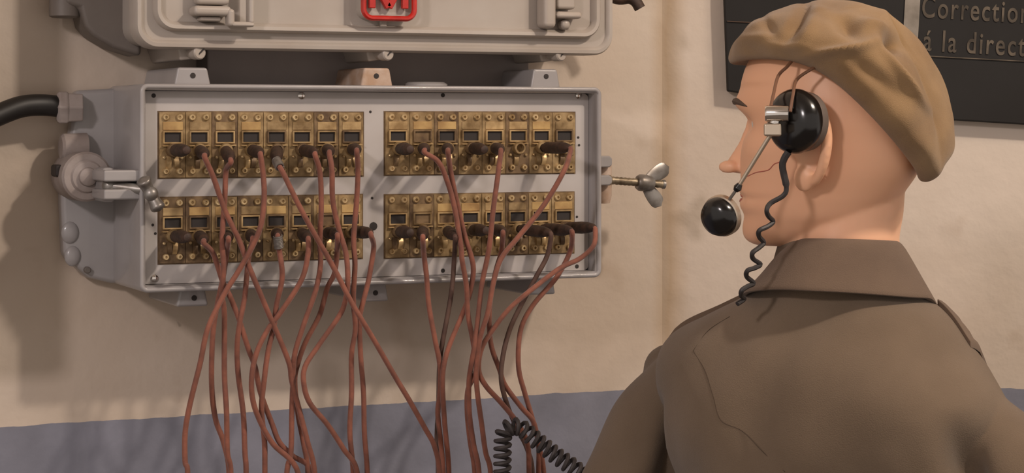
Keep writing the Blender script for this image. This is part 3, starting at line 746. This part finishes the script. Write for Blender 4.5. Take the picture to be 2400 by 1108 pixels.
for yv, am in ((457, 1), (476, -1)):
    pth = []
    for k in range(11):
        s_ = lerp(-.024, .024, k/10); hit = bvh.ray_cast(H(.25, s_, y2u(yv + (8 if am > 0 else -8)*abs(s_/.024)**1.6)), -FW)
        if hit[0]: pth.append(hit[0] - FW*.0018)
    lp.tube(pth, [.0008 + .0032*sin(pi*k/(len(pth)-1)) for k in range(len(pth))], 8)
lp.build('lips', M['lip'], man)

ck = []
for (px, py) in ((1752, 413), (1772, 404), (1790, 401), (1803, 397), (1815, 384), (1832, 378), (1850, 366)):
    o_ = Vector((0, -CD, CZ)); hh = bvh.ray_cast(o_, (Q(px, py, 1) - o_).normalized())
    if hh[0]: ck.append(hh[0] + hh[1]*.0001)
MB().tube(crom(ck, 3), .0005, 5).build('hairline_crack', M['lip'], man)

# ---- beret
A0 = H(x2f(1747), 0, y2u(146)); A1 = H(x2f(2140), 0, y2u(402))
Ea = (A1 - A0).normalized(); En = SD.cross(Ea); En = En if En.z > 0 else -En
RL = (A1 - A0).length; c_r = (A0 + A1)/2
k_ = 1/S/cos(BETA)*1.0
def rag(a, s_, b): return A0 + Ea*a + SD*s_ + En*b
cen = RL*.49
rows = []
NB = 144
PXM = 1/S
FPr = [(222, 12), (235, 0), (248, -14), (260, -6), (266, 20), (262, 60), (250, 98), (222, 145), (178, 192), (120, 238), (60, 272), (2, 286)]
BPr = [(226, 12), (240, 0), (258, -12), (278, 2), (284, 36), (256, 84), (216, 126), (174, 164), (132, 196), (88, 228), (46, 258), (2, 286)]
SPr = [(168, 134), (184, 122), (204, 122), (224, 138), (240, 164), (249, 192), (244, 216), (222, 234), (180, 250), (124, 266), (62, 278), (2, 286)]
SPf = [(168, 134), (184, 122), (204, 112), (224, 112), (238, 126), (242, 148), (232, 176), (206, 204), (162, 230), (108, 256), (54, 275), (2, 286)]
def prof_at(pr, t):
    q = t*(len(pr)-1); i = min(int(q), len(pr)-2); p0 = pr[max(i-1, 0)]; p1 = pr[i]; p2 = pr[i+1]; p3 = pr[min(i+2, len(pr)-1)]; t = q - i
    return [.5*((2*b) + (c-a)*t + (2*a-5*b+4*c-d)*t*t + (3*b-a-3*c+d)*t*t*t) for a, b, c, d in zip(p0, p1, p2, p3)]
def proj(p):
    r = p - Vector((0, -CD, CZ)); t = r.x*sin(YAW) + r.y*cos(YAW); u = (r.x*cos(YAW) - r.y*sin(YAW))/t
    return 1200 + u*F_PX, HY - r.z/t*F_PX
# creases and rolls of the felt: centre, half-sizes along/across, direction (degrees, down-right positive), depth
FOLD = [(1868, 48, 46, 9, 118, -.013), (1898, 66, 50, 11, 118, .006), (1990, 62, 34, 18, 35, -.017), (1975, 116, 80, 10, -14, .011), (2092, 98, 24, 16, 50, -.020),
        (2118, 180, 80, 9, 55, .011), (1770, 92, 40, 12, -15, .005), (2060, 62, 40, 10, 20, .008), (2150, 130, 40, 14, 62, -.010), (1930, 26, 30, 12, 10, .006), (2050, 175, 80, 20, 38, -.009), (1800, 62, 26, 10, 60, -.006),
        (1850, 112, 70, 12, 6, .004), (1690, 0, 1, 1, 0, 0), (2190, 262, 34, 9, 45, .006)]
for j in range(61):
    t = j/60; row = []
    for k in range(NB):
        ph = 2*pi*k/NB; ca, sa = cos(ph), sin(ph)
        wb = ca*ca; a1 = prof_at(BPr if ca > 0 else FPr, t); a2 = prof_at(SPr, t)
        if ca < .2: a3 = prof_at(SPf, t); qf = min(1, (.2-ca)*1.6); a2 = [lerp(a2[0], a3[0], qf), lerp(a2[1], a3[1], qf)]
        if sa < 0: a2 = [a2[0], a2[1] - 70*(1-t)]
        r_ = lerp(a1[0], a2[0], abs(sa)**1.7); b = lerp(a1[1], a2[1], abs(sa)**(.95 if ca > 0 else 1.9))
        p = rag(RL*.49 + r_*ca*PXM*1.06, r_*sa*PXM, b*PXM)
        nrm_ = (p - rag(cen, 0, .03)).normalized()
        d_ = (noise.noise(p*18 + Vector((3, 1, 7)))*.004 + noise.noise(p*40)*.0026)*min(1, t*3)
        if sa > -.2 and t > .15:
            X_, Y_ = proj(p)
            for (fx, fy, sx_, sy_, an, amp) in FOLD:
                c_, s_ = cos(radians(an)), sin(radians(an)); u_ = (X_-fx)*c_ + (Y_-fy)*s_; v_ = -(X_-fx)*s_ + (Y_-fy)*c_
                d_ += amp*exp(-(u_/sx_)**2 - (v_/sy_)**2)*min(1, (sa+.2)*2)
        row.append(p + nrm_*d_)
    rows.append(row)
bm_ = MB().quadgrid(rows, closed=True, caps=True)
be = bm_.build('beret', M['beret'], man)
sm = be.modifiers.new('sub', 'SUBSURF'); sm.levels = 1; sm.render_levels = 1
props(be, 'khaki felt beret')

# ---- coat
ct = MB(); ct.quadgrid(trunk(0, .80), closed=True, caps=True)
SHL = B(-.172, -.004, .252); SHR = B(.172, -.004, .252)
def arm(pts, rad):
    c = crom(pts, 8); n = len(c); r = [interp([k/(len(rad)-1) for k in range(len(rad))], rad, i/(n-1)) for i in range(n)]
    ct.tube(c, r, 32); ct.ball(c[0], r[0], seg=24, rings=14)
armL = [B(-.172, .002, .286), B(-.226, .010, .345), B(-.272, .02, .43), B(-.302, .05, .55), B(-.26, .15, .66), B(-.21, .27, .70)]
armR = [B(.135, -.002, .300), B(.192, .0, .35), B(.228, .005, .44), B(.255, .03, .55), B(.24, .14, .66), B(.19, .26, .70)]
arm(armL, [.050, .060, .064, .060, .054, .050]); arm(armR, [.044, .060, .064, .060, .054, .050])
ct.tube([B(-.165, .055, .29), B(-.195, .065, .40), B(-.22, .08, .52)], .042, 20); ct.tube([B(.155, .05, .29), B(.18, .06, .40), B(.20, .08, .52)], .04, 20)
ct.ball(B(-.212, .020, .264), .024, .030, .026, seg=16, rings=10)
cm = remesh(ct, 'coat', .0045, 4)
CN = [v.normal.copy() for v in cm.vertices]
for vi_, v in enumerate(cm.vertices):
    p = v.co.copy(); d = CZ - p.z; rel = p - Vector((BC.x, BC.y, 0)); r_ = rel.dot(BR); f_ = rel.dot(BF)
    n_ = CN[vi_]
    a = noise.noise(Vector((r_*7, f_*5, d*4.0)))*.010*min(1, max(.25, (d-.2)/.15)) + noise.noise(Vector((r_*18 + d*8, f_*9, d*9)))*.0035
    if f_ < .03:
        for (gr, gd, sr, sd_, am) in ((.07, .385, .06, .07, -.012), (.115, .262, .045, .04, .006), (-.09, .285, .05, .05, .005), (-.02, .34, .03, .09, -.004), (-.07, .40, .035, .04, -.006), (.0, .44, .05, .03, .005)):
            a += am*exp(-((r_-gr)/sr)**2 - ((d-gd)/sd_)**2)
        w_ = noise.noise(Vector((r_*6, d*5, 2.0)))
        a += .0030*abs(sin((d*.75 + r_*.9 + .05*w_)*38))**1.5*exp(-((r_+.10)/.07)**2)*min(1, max(0, (d-.28)/.08))
        a += .0022*sin((d*.8 - r_*1.0 + .06*w_)*60)*exp(-((r_-.15)/.05)**2)*min(1, max(0, (d-.25)/.08))
    # long drag folds on the sleeves and beside the arm holes
    for sg in (-1, 1):
        q = sg*r_ - ((.160 if sg < 0 else .150) + .28*(d - .28))
        if f_ < .02 and d > .27:
            a += -.011*exp(-(q/.011)**2) * min(1, (d-.27)/.06)
            a += .006*exp(-((q+.022)/.014)**2) * min(1, (d-.27)/.06)
        if sg*r_ > .17:
            a += .0035*sin((d*1.0 - sg*r_*1.2)*70 + 2*noise.noise(p*8))*min(1, max(0, d-.33)/.1)
    a += -.002*exp(-(((d - .415) - .03*sin(r_*9))/.004)**2)*(1 if f_ < 0 and abs(r_) < .15 else 0)*.0
    v.co = p + n_*a*1.5
coat = link_mesh(cm, 'coat', M['coat'], man); props(coat, 'brown wool greatcoat')
# seams on the back of the coat
cb = BVHTree.FromPolygons([v.co.copy() for v in cm.vertices], [tuple(p.vertices) for p in cm.polygons])
def drape(pxs, rad, name, parent, m, lift=.0003, n=6):
    o = Vector((0, -CD, CZ)); pth = []
    for (px, py) in pxs:
        h_ = cb.ray_cast(o, (Q(px, py, 1) - o).normalized())
        if h_[0]: pth.append(h_[0] + h_[1]*lift)
    if len(pth) > 2: return MB().tube(crom(pth, n), rad, 6).build(name, m, parent)
M['seam'] = mat('dark_seam_thread', (70, 56, 44), rough=.95)
drape([(1625, 822), (1652, 868), (1672, 930), (1690, 985), (1740, 1010), (1790, 1060), (1840, 1105)], .0004, 'seam', coat, M['seam'], .0002)
drape([(1625, 822), (1660, 775), (1710, 742)], .0004, 'seam', coat, M['seam'], .0002)
# collar: stand plus turned-down leaf, one thick folded strip
rows = []; NC = 60
for k in range(NC + 1):
    a = lerp(radians(-122), radians(112), k/NC)          # 0 = centre back
    ba, fa = cos(a), sin(a)                              # back amount, left(-)/right(+)
    fr = max(0, -ba); edge = abs(a)/radians(120)
    lf = max(0, -fa)
    top = .112 + .006*(1-ba) + .044*lf**1.5 + .045*fr - .002*max(0, fa); bot = .157 + .006*(1-ba) + .012*lf**2 + .035*fr + .004*max(0, fa)**4
    rt_, rd_ = .0640, .0670; rb_, rbd = .092, .099
    fl = .007*max(0, fa)**6 + .003*noise.noise(Vector((a*2, 0, 0)))
    def rp(rr1, rr2, dd): return B(fa*rr1, -.010 - ba*rr2, dd)
    th = .0035
    sec = [rp(rt_-.006, rd_-.006, top+.045), rp(rt_-.005, rd_-.005, top+.012), rp(rt_-.002, rd_-.002, top+.001), rp(rt_+.003, rd_+.003, top-.0015), rp(rt_+.008, rd_+.008, top+.003)]
    for q in (.3, .55, .8, 1.0):
        sec.append(rp(lerp(rt_+.008, rb_+fl, q), lerp(rd_+.008, rbd, q), lerp(top+.003, bot, q)))
    sec.append(rp(rb_+fl+.0015, rbd+.0015, bot+.003)); sec.append(rp(rb_+fl-.003, rbd-.003, bot+.0045))
    for q in (1.0, .6, .2):
        sec.append(rp(lerp(rt_+.003, rb_-.006, q), lerp(rd_+.003, rbd-.006, q), lerp(top+.010, bot+.001, q)))
    sec.append(rp(rt_-.001, rd_-.001, top+.045))
    rows.append(sec)
col = MB().quadgrid(rows, closed=True, caps=True).build('collar', M['collar'], coat)
sm = col.modifiers.new('sub', 'SUBSURF'); sm.levels = 1; sm.render_levels = 1
# shoulder straps
def strap(sg, r0_, r1_, fo):
    rows = []
    for k in range(15):
        t = k/14; r_ = lerp(r0_, r1_, t); wv = lerp(.019, .024, t)
        sec = []
        for f_ in (-1, -.5, 0, .5, 1):
            h_ = cb.ray_cast(B(sg*r_, fo + f_*wv, -.05), Vector((0, 0, -1)))
            sec.append(h_[0].z if h_[0] else 1.4)
        zt = max(sec)
        top_ = []
        for f_, z_ in zip((-1, -.5, 0, .5, 1), sec):
            p = B(sg*r_, fo + f_*wv, 0); p.z = lerp(z_, zt, .35) + .006; top_.append(p)
        rows.append(top_ + [q + Vector((0, 0, -.0065)) for q in top_[::-1]])
    return MB().quadgrid(rows, closed=True, caps=True).build('shoulder_strap', M['collar'], coat, bevel=.001)
strap(-1, .086, .190, .004); strap(1, .098, .135, .030)

# trousers and boots below the picture
tr = MB()
for sg in (-1, 1):
    tr.tube([B(sg*.075, 0, .74), B(sg*.085, .01, 1.0), B(sg*.09, 0, 1.3), B(sg*.09, 0, 1.52)], [.085, .075, .062, .058], 20)
tr.build('trousers', M['trouser'], man)
for sg in (-1, 1):
    c = B(sg*.09, .05, 1.56); c.z = .045
    MB().ball(c, .045, .13, .045, (BR, BF, UP)).build('boot', M['boot'], man)

# ------------------------------------------------------------------ headset
ep = Q(1862, 284, TH - .101)
hs = thing('headset', ep, 'black telephone headset with wire headband, boom microphone and coiled cord, worn on the mannequin', 'headset')
NA = (SD*cos(radians(20)) + FW*sin(radians(20)) + UP*.02).normalized()
ear = MB().lathe(ep - NA*.004, NA, [(-.006, .020), (-.004, .0295), (.002, .0312), (.006, .0310), (.010, .0295), (.014, .0265), (.0175, .021), (.0195, .013), (.0203, .006), (.0205, 0)], 48)
earp = ear.build('earpiece', M['bakelite'], hs)
MB().lathe(ep - NA*.0125, NA, [(-.006, .020), (-.005, .028), (.004, .0295), (.009, .0290)], 40).build('ear_cushion', M['bake_rim'], earp)
def onS(px, py, dt=0.0): return Q(px, py, TH - .094 - dt)
w1 = [onS(1858, 140, -.02), onS(1845, 156, -.012), onS(1824, 178, -.006), onS(1813, 220, .012), onS(1806, 252, .022)]
w2 = [onS(1925, 150, -.010), onS(1905, 160, 0), onS(1868, 186, .006), onS(1859, 220, .024), onS(1852, 262, .030)]
for w_ in (w1, w2): MB().tube(crom(w_, 6), .0016, 8).build('headband_wire', M['wire'], hs)
cl = MB().lathe(onS(1821, 266, .028) - Lf*.0105, Lf, [(-.0005, .0068), (0, .0076), (.020, .0076), (.0215, .0068)], 20).build('clamp', M['chrome'], hs)
MB().obox(onS(1811, 304, .026), (Lf*.0082), UP*.0060, V*.006).build('clamp_block', M['nickel'], hs, bevel=.002, seg=3)
MB().tube([onS(1814, 290, .026), onS(1818, 276, .026)], .0052, 14).build('clamp_neck', M['chrome'], cl)
b0_, b1_, b2_ = onS(1808, 312, .026), onS(1729, 440, .008), onS(1688, 497, -.002)
bm1 = MB().tube([b0_, b0_.lerp(b1_, .5), b1_], [.0021, .0021, .0019], 10).build('boom', M['nickel'], hs)
MB().tube([b0_.lerp(b1_, .93), b1_, b1_.lerp(b2_, .12)], [.0026, .0042, .0026], 10).build('boom_joint', M['bakelite'], bm1)
MB().tube([b1_, b2_], .0016, 8).build('boom_tip', M['steel'], bm1)
MN = (SD*.85 + Lf*-.1 + UP*.10 + FW*.42).normalized()
MN = (-V*.80 + Lf*.50 - UP*.24).normalized()
mc = onS(1680, 511, 0)
mic = MB().lathe(mc - MN*.008, MN, [(0, .0175), (.002, .0190), (.006, .0188), (.011, .0165), (.0145, .011), (.0155, .004), (.0156, 0)], 36).build('microphone', M['bakelite'], hs)
MB().lathe(mc - MN*.017, MN, [(0, .010), (.001, .0170), (.005, .0202), (.0105, .0202), (.0115, .0192)], 32).build('microphone_rim', M['nickel'], mic)
cp = [(1848, 356), (1838, 372), (1834, 392), (1843, 438), (1836, 458), (1806, 476), (1797, 492), (1801, 506), (1812, 519), (1800, 530), (1780, 540), (1779, 554), (1790, 568), (1779, 580), (1764, 592), (1765, 606), (1782, 619), (1768, 628), (1752, 634), (1750, 648), (1766, 663), (1752, 671), (1739, 680), (1737, 692), (1744, 700), (1728, 712)]
cv = []
for i, (px, py) in enumerate(cp):
    ph = .006*cos(i*pi/2) if i > 4 else 0
    cv.append(Q(px, py, TH - .105 + .0012*i + ph))
rad_ = [.0034 if k < 18 else .0024 for k in range((len(cp)-1)*6 + 1)]
MB().tube(crom(cv, 6), rad_, 8).build('coiled_lead', M['coil'], hs)
